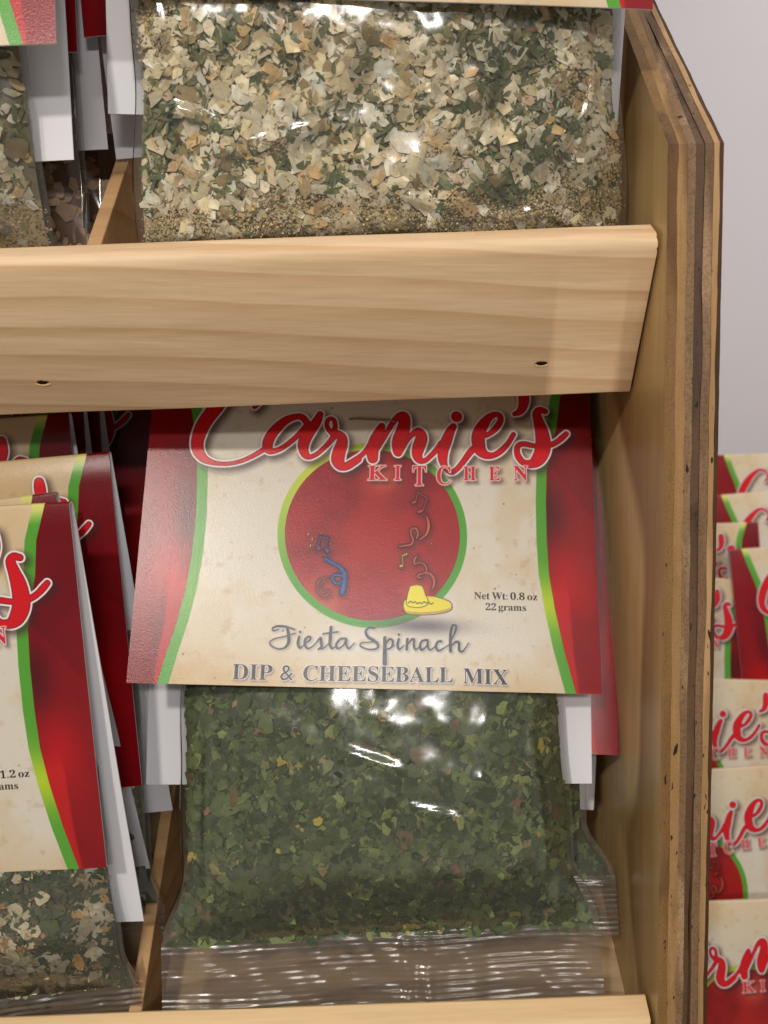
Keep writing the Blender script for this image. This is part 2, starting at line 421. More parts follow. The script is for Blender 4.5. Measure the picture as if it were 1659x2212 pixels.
class Art:
    def __init__(s):
        s.w, s.h = int(CW * PX), int(CH * PX)
        s.X, s.Y = np.meshgrid((np.arange(s.w) + .5) / PX, (np.arange(s.h) + .5) / PX)   # row 0 = bottom
        s.img = np.zeros((s.h, s.w, 3))

    def field(s, paths, pad=.35):
        D = np.full((s.h, s.w), 9.0)
        for p in paths:
            q = smooth_path(p)
            for a, b in zip(q[:-1], q[1:]):
                r = max(a[2], b[2]) + pad
                x0, x1 = max(0, int((min(a[0], b[0]) - r) * PX)), min(s.w, int((max(a[0], b[0]) + r) * PX) + 1)
                y0, y1 = max(0, int((min(a[1], b[1]) - r) * PX)), min(s.h, int((max(a[1], b[1]) + r) * PX) + 1)
                if x0 >= x1 or y0 >= y1:
                    continue
                X, Y = s.X[y0:y1, x0:x1], s.Y[y0:y1, x0:x1]
                dx, dy = b[0] - a[0], b[1] - a[1]
                L = dx * dx + dy * dy + 1e-9
                t = np.clip(((X - a[0]) * dx + (Y - a[1]) * dy) / L, 0, 1)
                d = np.hypot(X - a[0] - t * dx, Y - a[1] - t * dy) - (a[2] + (b[2] - a[2]) * t)
                D[y0:y1, x0:x1] = np.minimum(D[y0:y1, x0:x1], d)
        return D

    def put(s, cov, col):
        c = np.array(col, float)
        cov = cov[..., None]
        s.img = s.img * (1 - cov) + c * cov

    def edge(s, D, at=0):
        return np.clip(.5 - (D - at) * PX, 0, 1)

    def soft(s, D, rad):
        return np.clip(1 - D / rad, 0, 1) ** 1.5 * (D < rad)

    def shift(s, A, dx, dy, fill):
        B = np.full_like(A, fill)
        ix, iy = int(round(dx * PX)), int(round(dy * PX))
        ys, yd = (slice(max(0, -iy), s.h - max(0, iy)), slice(max(0, iy), s.h - max(0, -iy)))
        xs, xd = (slice(max(0, -ix), s.w - max(0, ix)), slice(max(0, ix), s.w - max(0, -ix)))
        B[yd, xd] = A[ys, xs]
        return B

    def vnoise(s, cell, seed, ax=1.0):
        r = np.random.RandomState(seed)
        nx, ny = int(CW / (cell * ax)) + 3, int(CH / cell) + 3
        g = r.rand(ny, nx)
        fx, fy = s.X / (cell * ax), s.Y / cell
        ix, iy = fx.astype(int), fy.astype(int)
        tx, ty = fx - ix, fy - iy
        tx, ty = tx * tx * (3 - 2 * tx), ty * ty * (3 - 2 * ty)
        return (g[iy, ix] * (1 - tx) + g[iy, ix + 1] * tx) * (1 - ty) + (g[iy + 1, ix] * (1 - tx) + g[iy + 1, ix + 1] * tx) * ty

    def fbm(s, cell, seed, ax=1.0):
        return sum(s.vnoise(cell / 2 ** k, seed + k, ax) * .5 ** (k + 1) for k in range(5)) / .97

    def glyphs(s, text, x0, y0, x1, y1=None, height=None, drop=0.0):
        """bold serif text fitted between x0 and x1 on the baseline y0 (y1 at its far end); returns coverage"""
        tris, bb = glyph_tris(text)
        bw, bh = bb[2] - bb[0], .70
        sx = (x1 - x0) / bw
        sy = (height / bh) if height else sx
        y1 = y0 if y1 is None else y1
        cov = np.zeros((s.h, s.w))
        SS = 3
        P = np.empty_like(tris)
        P[..., 0] = x0 + (tris[..., 0] - bb[0]) * sx
        P[..., 1] = y0 + (y1 - y0) * (tris[..., 0] - bb[0]) / bw + (tris[..., 1] - drop) * sy
        gx0, gy0 = int(P[..., 0].min() * PX) - 2, int(P[..., 1].min() * PX) - 2
        gw, gh = int(P[..., 0].max() * PX) + 3 - gx0, int(P[..., 1].max() * PX) + 3 - gy0
        big = np.zeros((gh * SS, gw * SS), bool)
        Q = (P * PX - np.array([gx0, gy0])) * SS
        for t in Q:
            a, b, c = t
            xa, xb = int(max(0, math.floor(t[:, 0].min()))), int(min(gw * SS, math.ceil(t[:, 0].max()) + 1))
            ya, yb = int(max(0, math.floor(t[:, 1].min()))), int(min(gh * SS, math.ceil(t[:, 1].max()) + 1))
            if xa >= xb or ya >= yb:
                continue
            X, Y = np.meshgrid(np.arange(xa, xb) + .5, np.arange(ya, yb) + .5)
            e = lambda p, q: (q[0] - p[0]) * (Y - p[1]) - (q[1] - p[1]) * (X - p[0])
            e1, e2, e3 = e(a, b), e(b, c), e(c, a)
            big[ya:yb, xa:xb] |= ((e1 >= 0) & (e2 >= 0) & (e3 >= 0)) | ((e1 <= 0) & (e2 <= 0) & (e3 <= 0))
        sm = big.reshape(gh, SS, gw, SS).mean((1, 3))
        ax, ay = max(0, gx0), max(0, gy0)
        bx, by = min(s.w, gx0 + gw), min(s.h, gy0 + gh)
        cov[ay:by, ax:bx] = sm[ay - gy0:by - gy0, ax - gx0:bx - gx0]
        return cov

    def grow(s, cov, r):
        """dilate a coverage map by r dots"""
        out = cov.copy()
        n = int(math.ceil(r))
        for dy in range(-n, n + 1):
            for dx in range(-n, n + 1):
                d = math.hypot(dx, dy)
                if d <= r + .5:
                    out = np.maximum(out, np.roll(np.roll(cov, dy, 0), dx, 1) * min(1, r + .5 - d))
        return out

    def blur(s, A, n, it=2):
        for _ in range(it):
            for ax in (0, 1):
                c = np.cumsum(np.concatenate([np.repeat(A.take([0], ax), n + 1, ax), A, np.repeat(A.take([-1], ax), n, ax)], ax), ax)
                L = A.shape[ax]
                A = (c.take(range(2 * n + 1, 2 * n + 1 + L), ax) - c.take(range(0, L), ax)) / (2 * n + 1)
        return A


_G = {}


def glyph_tris(text):
    if text in _G:
        return _G[text]
    o = ''
    for ch in text:
        if 'A' <= ch <= 'Z':
            o += chr(0x1D400 + ord(ch) - 65)
        elif 'a' <= ch <= 'z':
            o += chr(0x1D41A + ord(ch) - 97)
        elif '0' <= ch <= '9':
            o += chr(0x1D7CE + ord(ch) - 48)
        else:
            o += ch
    cu = bpy.data.curves.new('lettering', 'FONT')
    cu.body = o
    ob = bpy.data.objects.new('lettering', cu)
    COL.objects.link(ob)
    me = bpy.data.meshes.new_from_object(ob.evaluated_get(bpy.context.evaluated_depsgraph_get()))
    me.calc_loop_triangles()
    V = np.zeros(len(me.vertices) * 3)
    me.vertices.foreach_get('co', V)
    V = V.reshape(-1, 3)[:, :2]
    T = np.zeros(len(me.loop_triangles) * 3, int)
    me.loop_triangles.foreach_get('vertices', T)
    bpy.data.objects.remove(ob)
    bpy.data.curves.remove(cu)
    bpy.data.meshes.remove(me)
    tr = V[T].reshape(-1, 3, 2)
    _G[text] = (tr, (V[:, 0].min(), V[:, 1].min(), V[:, 0].max(), V[:, 1].max()))
    return _G[text]


def make_art(weight, full=True, seed=3):
    a = Art()
    X, Y = a.X, a.Y
    # parchment
    n1, n2, n3 = a.fbm(5, seed), a.fbm(1.6, seed + 20), a.fbm(.35, seed + 40)
    stain = np.clip((n1 - .45) * 3.2, 0, 1) * .7 + np.clip((n2 - .54) * 5, 0, 1) * .5
    edge = np.clip(1 - Y / 1.5, 0, 1) * .8 + np.clip((Y - CH + 3.4) / 3.4, 0, 1) * .75
    k = np.clip(stain * .7 + edge * (.45 + .7 * n2), 0, 1)
    a.img[:] = np.array([216, 208, 190])
    a.put(k, (204, 176, 132))
    a.put(np.clip((n3 - .66) * 6, 0, 1) * .3, (178, 140, 96))
    for _ in range(26):
        px, py, pr = rng.rand() * CW, rng.rand() * CH, .02 + .05 * rng.rand() ** 3
        a.put(np.clip(1 - (np.hypot(X - px, Y - py) - pr) * PX, 0, 1) * .6, (120, 86, 54))
    # red side bands
    sr = np.array(STRIPE_R + [[17.0, -.8]])
    sr = np.vstack([[17.05, 13.6], sr])
    sl = np.array(STRIPE_L + [[1.1, -.8]])
    sl = np.vstack([[1.0, 13.6], [1.3, 12.4], sl])
    xr = np.interp(Y, sr[::-1, 1], sr[::-1, 0])
    xl = np.interp(Y, sl[::-1, 1], sl[::-1, 0])
    g1, g2 = a.fbm(2.6, seed + 60, .8), a.fbm(1.1, seed + 80)
    for side, xs in ((1, xr), (-1, xl)):
        dist = (X - xs) * side
        band = np.clip(dist * PX + .5, 0, 1)
        dk = np.clip((g1 - .42) * 3.0, 0, 1)
        yy = Y if side > 0 else Y
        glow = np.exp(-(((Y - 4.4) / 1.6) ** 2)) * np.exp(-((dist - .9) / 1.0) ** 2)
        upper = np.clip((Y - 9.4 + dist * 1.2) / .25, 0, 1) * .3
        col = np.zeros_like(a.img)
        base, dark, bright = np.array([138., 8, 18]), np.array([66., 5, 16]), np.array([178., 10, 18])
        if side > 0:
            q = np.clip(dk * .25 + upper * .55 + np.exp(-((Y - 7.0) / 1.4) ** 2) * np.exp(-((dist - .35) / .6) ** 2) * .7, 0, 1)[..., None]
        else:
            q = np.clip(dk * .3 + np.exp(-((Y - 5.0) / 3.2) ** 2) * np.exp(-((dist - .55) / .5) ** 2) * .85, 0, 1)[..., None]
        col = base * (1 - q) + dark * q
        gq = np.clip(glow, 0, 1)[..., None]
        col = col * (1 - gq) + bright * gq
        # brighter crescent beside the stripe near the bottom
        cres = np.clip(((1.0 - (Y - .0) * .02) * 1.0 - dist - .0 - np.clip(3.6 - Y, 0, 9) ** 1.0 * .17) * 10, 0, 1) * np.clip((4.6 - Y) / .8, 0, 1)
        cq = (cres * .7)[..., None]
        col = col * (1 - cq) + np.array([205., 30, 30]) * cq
        cv_ = band[..., None]
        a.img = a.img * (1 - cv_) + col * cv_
        st = np.clip((.21 - np.abs(dist)) * PX + .5, 0, 1)
        yel = np.exp(-((Y - 3.4) / 1.1) ** 2)[..., None] * (1 if side > 0 else .2)
        top = np.clip((Y - 12.6) / .5, 0, 1)[..., None]
        sc_ = np.array([86., 158, 52]) * (1 - yel) + np.array([176., 204, 44]) * yel
        sc_ = sc_ * (1 - top) + np.array([206., 204, 110]) * top
        cv_ = st[..., None]
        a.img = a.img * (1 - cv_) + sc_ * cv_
    # round badge
    cx, cy, R = 9.03, 6.02, 3.60
    rd = np.hypot(X - cx, Y - cy)
    ang = np.arctan2(Y - cy, X - cx)
    inside = a.edge(rd - R)
    d1, d2 = a.fbm(1.5, seed + 100), a.fbm(.8, seed + 120)
    a.put(inside, (160, 30, 32))
    a.put(inside * np.clip((d1 - .45) * 3, 0, 1) * .55, (96, 14, 20))
    a.put(inside * np.exp(-((X - 7.1) / .9) ** 2 - ((Y - 3.2) / 1.0) ** 2) * .7, (214, 116, 84))
    a.put(inside * np.exp(-((X - 9.4) / .8) ** 2 - ((Y - 8.3) / .7) ** 2) * .7, (206, 100, 74))
    a.put(inside * np.exp(-((X - 10.9) / .7) ** 2 - ((Y - 3.5) / .8) ** 2) * .6, (206, 96, 74))
    a.put(inside * np.exp(-((X - 8.6) / 2.0) ** 2 - ((Y - 5.6) / 1.8) ** 2) * .35, (190, 62, 50))
    ringcov = np.clip((.145 - np.abs(rd - R)) * PX + .5, 0, 1)
    yl = np.clip(np.cos(ang - 2.3), 0, 1)[..., None] ** 1.5
    rc = np.array([84., 160, 56]) * (1 - yl) + np.array([196., 206, 66]) * yl
    a.img = a.img * (1 - ringcov[..., None]) + rc * ringcov[..., None]

    def ribbon(key, fill, line=(50, 16, 22), lw=.03, sh=.4):
        D = a.field(MARKS[key])
        a.put(a.soft(a.shift(D, .05, -.06, 9), .26) * sh, (60, 10, 18))
        a.put(a.edge(D, lw), line)
        a.put(a.edge(D, -.012), fill)
        a.put(np.clip((-D - .05) * 12, 0, 1) * a.edge(D) * .25, (255, 235, 220))
    if full:
        ribbon('orange', (196, 92, 62))
        ribbon('brown', (164, 66, 50), (88, 40, 34))
        ribbon('blue', (62, 78, 138), (32, 32, 66))
        ribbon('purple', (104, 46, 82), (52, 18, 44))
        ribbon('note_r', (190, 70, 54))
        ribbon('ynote', (226, 210, 70), (90, 60, 20))
        ribbon('dash', (226, 196, 110), (90, 40, 20), .02, .1)
        ribbon('dash2', (220, 160, 90), (90, 40, 20), .02, .1)
        # round soft shadow and yellow hat
        a.put(np.exp(-((X - 11.0) / 1.6) ** 2 - ((Y - 2.42) / .30) ** 2) * .72, (66, 58, 70))

        def poly(pts, grow=0.0):
            P = smooth_path([p + [0] for p in pts] + [pts[0] + [0]])[:, :2]
            c = np.zeros((a.h, a.w), bool)
            for p, q in zip(P, np.roll(P, -1, 0)):
                if p[1] == q[1]:
                    continue
                m = ((p[1] > Y) != (q[1] > Y)) & (X < (q[0] - p[0]) * (Y - p[1]) / (q[1] - p[1]) + p[0])
                c ^= m
            return c.astype(float)
        br, cr = poly(HAT['brim']), poly(HAT['crown'])
        low = a.shift(br, .02, -.10, 0)
        a.put(a.grow(np.maximum(br, low), 2.2), (70, 62, 50))
        a.put(low, (190, 160, 84))
        a.put(br, (232, 214, 52))
        a.put(a.grow(cr, 2.2) * (1 - cr), (84, 74, 52))
        a.put(cr, (236, 222, 66))
        hb = HAT['crown']
        zig = [[hb[-2][0] + .05 + .97 * t, hb[-2][1] + .08 + .03 * ((k % 2) * 2 - 1) + .02 * math.sin(k), .022] for k, t in enumerate(np.linspace(0, 1, 12))]
        a.put(a.edge(a.field([zig])) * .85, (84, 66, 50))
    # the brand lettering
    if 'D' not in _G:
        _G['D'] = a.field(NAME)
    D = _G['D']
    a.put(a.soft(a.shift(D, .14, -.14, 9) - .02, .34) * .62, (58, 40, 40))
    a.put(a.edge(D, .085), (238, 226, 222))
    a.put(a.edge(D, .018), (84, 12, 34))
    a.put(a.edge(D, -.004), (204, 22, 32))
    a.put(a.edge(D, -.06) * .35, (222, 26, 30))
    kc = _G.get('k', np.zeros((a.h, a.w)))
    for ch, p0, p1, ptop in (() if 'k' in _G else KITCHEN):
        kc = np.maximum(kc, a.glyphs(ch, p0[0] + .04, p0[1] + .05, p1[0] - .04, p1[1] + .05, height=math.hypot(ptop[0] - p0[0], ptop[1] - p0[1]) - .09))
    _G['k'] = kc
    kg = a.grow(kc, 2.8)
    a.put(a.blur(a.shift(kg, .10, -.12, 0), 4) * .7, (70, 46, 44))
    a.put(kg, (240, 204, 196))
    a.put(kc, (206, 40, 56))
    if full:
        # script line
        D = a.field([[[p[0], p[1], p[2] * .95] for p in s_] for s_ in SCRIPT])
        a.put(a.soft(a.shift(D, .05, -.04, 9), .10) * .35, (120, 116, 120))
        a.put(a.edge(D), (62, 64, 74))
        dc = np.zeros((a.h, a.w))
        for wd, (p0, p1) in zip(('DIP', '&', 'CHEESEBALL', 'MIX'), WORDS[:(4 if weight[0] == '0.8' else 2)]):
            dc = np.maximum(dc, a.glyphs(wd, p0[0], p0[1], p1[0], p1[1], height=.58))
        a.put(a.blur(a.shift(a.grow(dc, 2), .05, -.07, 0), 2) * .6, (104, 92, 88))
        a.put(a.grow(dc, 2), (240, 232, 220))
        a.put(dc, (44, 46, 58))
        nt = [('Net', .28), ('Wt:', .28), (weight[0], .28), ('oz', .28), (weight[1], .27), ('grams', .27)]
        for (wd, hh), (p0, p1) in zip(nt, NET):
            a.put(a.glyphs(wd, p0[0], p0[1], p1[0], p1[1], height=hh), (48, 38, 34))
    return a.img


def art_image(name, arr):
    h, w_ = arr.shape[:2]
    im = bpy.data.images.new(name, w_, h)
    buf = np.ones((h, w_, 4), np.float32)
    buf[..., :3] = np.clip(arr / 255, 0, 1)
    im.pixels.foreach_set(buf.ravel())
    im.update()
    im.pack()
    return im


def print_mat(name, img):
    t = NT(name)
    uv = t.n('ShaderNodeUVMap', uv_map='UVMap')
    tx = t.n('ShaderNodeTexImage', image=img, extension='EXTEND')
    t.l(uv.outputs[0], tx.inputs[0])
    t.l(tx.outputs[0], t.b.inputs['Base Color'])
    t.b.inputs['Roughness'].default_value = .25
    t.b.inputs['Specular IOR Level'].default_value = .48
    v = t.coord()
    n = t.noise(v, 1500, 3, .7)
    t.bump(n, .5, .00013)
    return t.m


ART_A = art_image('printed_card', make_art(('0.8', '22')))
ART_B = art_image('printed_card_heavier', make_art(('1.2', '34'), seed=9))
MAT['print'] = print_mat('printed_card_stock', ART_A)
MAT['print_b'] = print_mat('printed_card_stock_heavier', ART_B)


# ------------------------------------------------------------------ packets
def frame(tilt, yaw, roll):
    """local x right, y up along the card, z towards the viewer -> plan"""
    Rr = Matrix.Rotation(roll, 3, 'Z')
    B = Matrix(((1, 0, 0), (0, 0, -1), (0, 1, 0)))
    Rx = Matrix.Rotation(-tilt, 3, 'X')
    Rz = Matrix.Rotation(yaw, 3, 'Z')
    return Rz @ Rx @ B @ Rr


def lerp(a, b, t):
    return a + (b - a) * t


def header_card(parent, pos, tilt, yaw, roll, Hc=13.2, W=18.0, back=(0, 0, 0), back_w=None, bow=.12, mat='print', seed=0, nx=18, ny=12, bx=None):
    """folded card: printed front flap, rounded fold, longer white-inside back flap.  back = plan point of the back flap's bottom centre"""
    Fm = frame(tilt, yaw, roll)
    P = Vector(pos)
    ex, ey, ez = Fm.col[0], Fm.col[1], Fm.col[2]
    rowsV, rowsUV = [], []
    for j in range(ny + 1):
        t = j / ny
        row = []
        for i in range(nx + 1):
            u = i / nx
            x = (u - .5) * W
            z = bow * (1 - (2 * u - 1) ** 2) * (1 - t) ** 1.3 + .035 * noise.noise(Vector((x * .15 + seed, t * 1.5, seed)))
            row.append((P + ex * x + ey * (t * Hc) + ez * z, (u, t)))
        rowsV.append(row)
    # fold
    bc = Vector(back)
    foldc = P + ey * Hc - ez * .35
    bdir = (bc - foldc)
    L = bdir.length
    for k in range(1, 4):
        a = math.pi * k / 4
        rowsV.append([(P + ex * ((i / nx - .5) * W) + ey * (Hc + .12 * math.sin(a)) - ez * (.175 * (1 - math.cos(a))), (i / nx, 1 + .01 * k)) for i in range(nx + 1)])
    for j in range(ny + 3):
        t = j / (ny + 2)
        rowsV.append([(foldc + (ex.lerp(bx, t) if bx else ex) * ((i / nx - .5) * W) + bdir * t + ez * (.06 * noise.noise(Vector((i * .2, t * 3, seed + 5)))), (i / nx, 1 - t * .5)) for i in range(nx + 1)])
    V, UV = [], []
    for r in rowsV:
        for v, uv in r:
            V.append(v)
            UV.append(uv)
    F = []
    R = len(rowsV)
    for j in range(R - 1):
        for i in range(nx):
            a = j * (nx + 1) + i
            F.append((a, a + 1, a + nx + 2, a + nx + 1))
    o = mesh_obj('header_card', V, F, [MAT[mat], MAT['white']], parent, uv=UV)
    s = o.modifiers.new('s', 'SOLIDIFY')
    s.thickness = .0005
    s.offset = -1
    s.material_offset = 1
    s.material_offset_rim = 1
    o.modifiers.new('e', 'EDGE_SPLIT').split_angle = math.radians(50)
    return o, Fm, P


PAL = {
    'green': [((84, 95, 60), .28), ((99, 111, 69), .24), ((66, 77, 50), .24), ((110, 122, 74), .12), ((134, 142, 86), .05), ((112, 96, 66), .02), ((156, 140, 94), .025), ((196, 174, 84), .008), ((142, 108, 84), .005)],
    'mix_pale': [((236, 224, 194), .34), ((222, 206, 168), .22), ((240, 234, 214), .18), ((222, 190, 138), .06), ((212, 182, 152), .03), ((168, 148, 104), .10)],
    'mix_green': [((98, 108, 74), .30), ((118, 124, 84), .26), ((136, 132, 92), .20), ((164, 154, 112), .18), ((120, 84, 64), .04), ((196, 180, 140), .04)],
    'powder': [((222, 200, 150), .5), ((208, 186, 138), .25), ((232, 216, 174), .15), ((150, 102, 70), .05), ((120, 110, 76), .05)],
    'onion': [((196, 160, 124), .4), ((176, 138, 104), .25), ((212, 184, 150), .25), ((140, 100, 74), .1)],
    'herbmix_pale': [((206, 192, 158), .4), ((186, 170, 132), .3), ((220, 210, 184), .2), ((196, 150, 90), .1)],
    'herbmix_green': [((70, 84, 52), .5), ((90, 98, 62), .3), ((110, 100, 66), .2)],
}


def pick(pal):
    r = random.random() * sum(p for _, p in PAL[pal])
    for c, p in PAL[pal]:
        r -= p
        if r <= 0:
            break
    k = random.uniform(.74, 1.2)
    return tuple(min(1, q * k) for q in srgb(*c))


def flake_shape(L, W, rnd, curl=.07):
    """ragged leaf-like chip: rim points round a lifted centre"""
    n = rnd.choice([5, 6, 7, 8, 9]) if L > .2 else 5
    a0 = rnd.uniform(0, 6.28)
    pts = []
    for i in range(n):
        a = a0 + 2 * math.pi * (i + rnd.uniform(-.3, .3)) / n
        r = rnd.uniform(.72, 1.12)
        x, y = math.cos(a) * L * .5 * r, math.sin(a) * W * .5 * r
        pts.append((x, y, curl * L * ((x / L * 2) ** 2) * rnd.uniform(-.6, 1) + rnd.uniform(-.03, .03) * L))
    pts.append((0, 0, rnd.uniform(-.06, .06) * L))
    return pts, [(i, (i + 1) % n, n) for i in range(n)]


SHARED = {}


def shared_flake(pal):
    """a small library of single flakes whose mesh data many flakes share"""
    if pal not in SHARED:
        lst = []
        rnd = random.Random(len(SHARED) * 13 + 5)
        for k in range(14):
            pts, fc = flake_shape(.01, .01 * rnd.uniform(.45, .9), rnd, .18)
            me = bpy.data.meshes.new('flake')
            me.from_pydata(pts, [], fc)
            c = pick(pal)
            at = me.color_attributes.new('col', 'FLOAT_COLOR', 'POINT')
            at.data.foreach_set('color', [v for _ in pts for v in (*c, 1)])
            me.materials.append(MAT['flake'])
            lst.append(me)
        SHARED[pal] = lst
    return random.choice(SHARED[pal])


def pouch(parent, pos, tilt, yaw, roll, Wf, Wb, Hb, bulge, kind, n_flakes, n_single, seal=2.3, seed=1, vis=(0, 1), nu=40, nv=56,
          tail=0.0, seal_part=True, size=1.0, narrow=.10, topz=0.0, flap=None, fall0=.5, wrk=1.0, creases=(), rise0=.22):
    """pillow pouch. pos = bottom centre; Wf flat width at the seal, Wb inflated width; contents only where the front shows (vis)"""
    Fm = frame(tilt, yaw, roll)
    P = Vector(pos)
    ex, ey, ez = Fm.col[0], Fm.col[1], Fm.col[2]
    Nz = lambda a, b, c=0: noise.noise(Vector((a + seed * 7.3, b, c + seed)))

    def half_w(y):
        t = min(1, max(0, (y - seal) / (Hb * narrow)))
        t = t * t * (3 - 2 * t)
        return lerp(Wf, Wb, t) * .5 + .12 * Nz(y * .35, 3)

    def thick(u, y):
        a = max(0, y - seal) / (Hb - seal)
        rise = min(1, a / rise0)
        rise = math.sin(rise * math.pi / 2)
        fall = 1 if a < fall0 else math.cos((a - fall0) / (1 - fall0) * math.pi / 2) ** .8
        e = max(0, 1 - abs(u) ** 3.2) ** .55
        return bulge * rise * fall * e

    def zf(u, y, side=1, inset=0.0):
        x = u * half_w(y)
        th = thick(u, y)
        wr = (.11 * Nz(x * .28, y * .28) + .07 * Nz(x * .8, y * .7, 4) - .09 * abs(Nz(x * .55 + y * .25, y * .5, 9)) + .03 * abs(Nz(x * 1.9, y * 1.6, 9)))
        k = min(1, th / (bulge * .5 + 1e-6))
        zz = th + wr * k * wrk
        if y < seal + 1.6:                                  # puckers that run up from the seal
            q = max(0, 1 - abs(y - seal - .3) / 1.4)
            zz += .09 * q * abs(Nz(x * 1.3, 2, 7)) * 2 + .03 * q * math.sin(x * 5 + 3 * Nz(x * .5, 1))
        for x0, y0, x1, y1, h, wd in creases:               # sharp folds in the film
            dx, dy = x1 - x0, y1 - y0
            s = min(1, max(0, ((x - x0) * dx + (y - y0) * dy) / (dx * dx + dy * dy)))
            dd = math.hypot(x - x0 - s * dx, y - y0 - s * dy) / wd
            if dd < 3 and inset == 0:
                zz += h * math.exp(-dd * dd) * (1 - abs(2 * s - 1) ** 3 * .6)
        zz += topz * (y / Hb) ** 2
        return side * max(.02, zz - inset) * (1 if side > 0 else .55)

    if flap:
        cf, cp = flap
        cx, cy, cz = cf.col[0], cf.col[1], cf.col[2]

    def pt(u, y, side=1, inset=0.0, sh=1.0):
        q = P + ex * (u * half_w(y) * sh) + ey * y + ez * zf(u, y, side, inset)
        if flap:                                            # the pouch stays behind the front flap of its card
            d = q - cp
            yc, zc = d.dot(cy), d.dot(cz)
            lim = -.07 - inset + (max(0, .15 - yc) * 1.1) - (.05 if side < 0 else 0)
            if zc > lim:
                q = q + cz * (lim - zc)
        return q

    # film: front and back sheets from the seal line up
    V, F = [], []
    for side in (1, -1):
        base = len(V)
        for j in range(nv + 1):
            y = seal + (Hb - seal) * j / nv
            for i in range(nu + 1):
                uu = -1 + 2 * i / nu
                u = math.sin(uu * math.pi / 2) * .35 + uu * .65
                V.append(pt(u, y, side))
        for j in range(nv):
            for i in range(nu):
                a = base + j * (nu + 1) + i
                F.append((a, a + 1, a + nu + 2, a + nu + 1) if side > 0 else (a, a + nu + 1, a + nu + 2, a + 1))
    # side closure
    for i in (0, nu):
        for j in range(nv):
            a = j * (nu + 1) + i
            b = a + (nu + 1) * (nv + 1)
            F.append((a, a + nu + 1, b + nu + 1, b))
    fo = mesh_obj('pouch_film', V, F, MAT['film'], parent)
    # crimped seal: two ribbed sheets
    if seal_part:
        V, F = [], []
        ns, nj = 90, 72
        for side in (1, -1):
            base = len(V)
            for j in range(nj + 1):
                t = j / nj
                for i in range(ns + 1):
                    u = -1 + 2 * i / ns
                    x = u * half_w(seal)
                    top = seal + .12 * Nz(x * .35, 8) + .05 * Nz(x * 1.7, 5) + .2 * max(0, Nz(x * .33, 15))
                    y = top * t - .03 * math.sin(x * .7 + seed)
                    rib = .024 * math.sin((y + .10 * Nz(x * .25, 11)) * 2 * math.pi / .21)
                    rib *= .25 + 2.2 * abs(Nz(x * .22, y * 1.1, 31)) ** 1.3
                    z = rib + .16 * Nz(x * .28, y * .3, 21) + .10 * abs(Nz(x * .7 + y * .8, y * .6, 22)) + .05 * Nz(x * 1.4, y * 1.6, 23) + .035 * side + tail * (1 - t) ** 2
                    cr = math.exp(-((x - .9) / .10) ** 2) + math.exp(-((x - 1.7) / .08) ** 2)
                    z += .10 * cr
                    if t > .85:
                        z = lerp(z, .02 * side, (t - .85) / .15)
                    V.append(P + ex * x + ey * y + ez * z)
            for j in range(nj):
                for i in range(ns):
                    a = base + j * (ns + 1) + i
                    F.append((a, a + 1, a + ns + 2, a + ns + 1))
        mesh_obj('crimped_seal', V, F, MAT['seal'], parent)
    # filling body
    V, F = [], []
    gu, gv = (64, 64) if kind == 'mix' else (22, 28)

    def powdery(x, y):
        return (y - seal - 1.0) / 2.8 + .9 * Nz(x * .33, 5, 77) + max(0, -x * .02)
    ylo = seal - .02
    for side in (1, -1):
        base = len(V)
        for j in range(gv + 1):
            y = lerp(ylo, Hb - .6, j / gv)
            for i in range(gu + 1):
                u = -1 + 2 * i / gu
                V.append(pt(u, y, side, .33, .965))
        for j in range(gv):
            for i in range(gu):
                a = base + j * (gu + 1) + i
                F.append((a, a + 1, a + gu + 2, a + gu + 1))
    off = (gu + 1) * (gv + 1)
    for j in range(gv):
        for i in (0, gu):
            a = j * (gu + 1) + i
            F.append((a, a + gu + 1, a + gu + 1 + off, a + off))
    for i in range(gu):
        F.append((i, i + 1, i + 1 + off, i + off))
    nb = len(V)
    # flakes lying behind the film
    cols = [None] * nb
    basecol = {'green': (54, 62, 38), 'mix': (146, 134, 98), 'onion': (120, 90, 64), 'herbmix': (84, 84, 58)}[kind]
    for k in range(nb):
        cols[k] = srgb(*basecol)
        if kind == 'mix':
            j_, i_ = divmod(k % ((gu + 1) * (gv + 1)), gu + 1)
            if powdery((-1 + 2 * i_ / gu) * Wb * .5, lerp(ylo, Hb - .6, j_ / gv)) < .55:
                cols[k] = srgb(204, 180, 130)
    rnd = random.Random(seed * 31 + 7)
    singles = []
    total = n_flakes + n_single
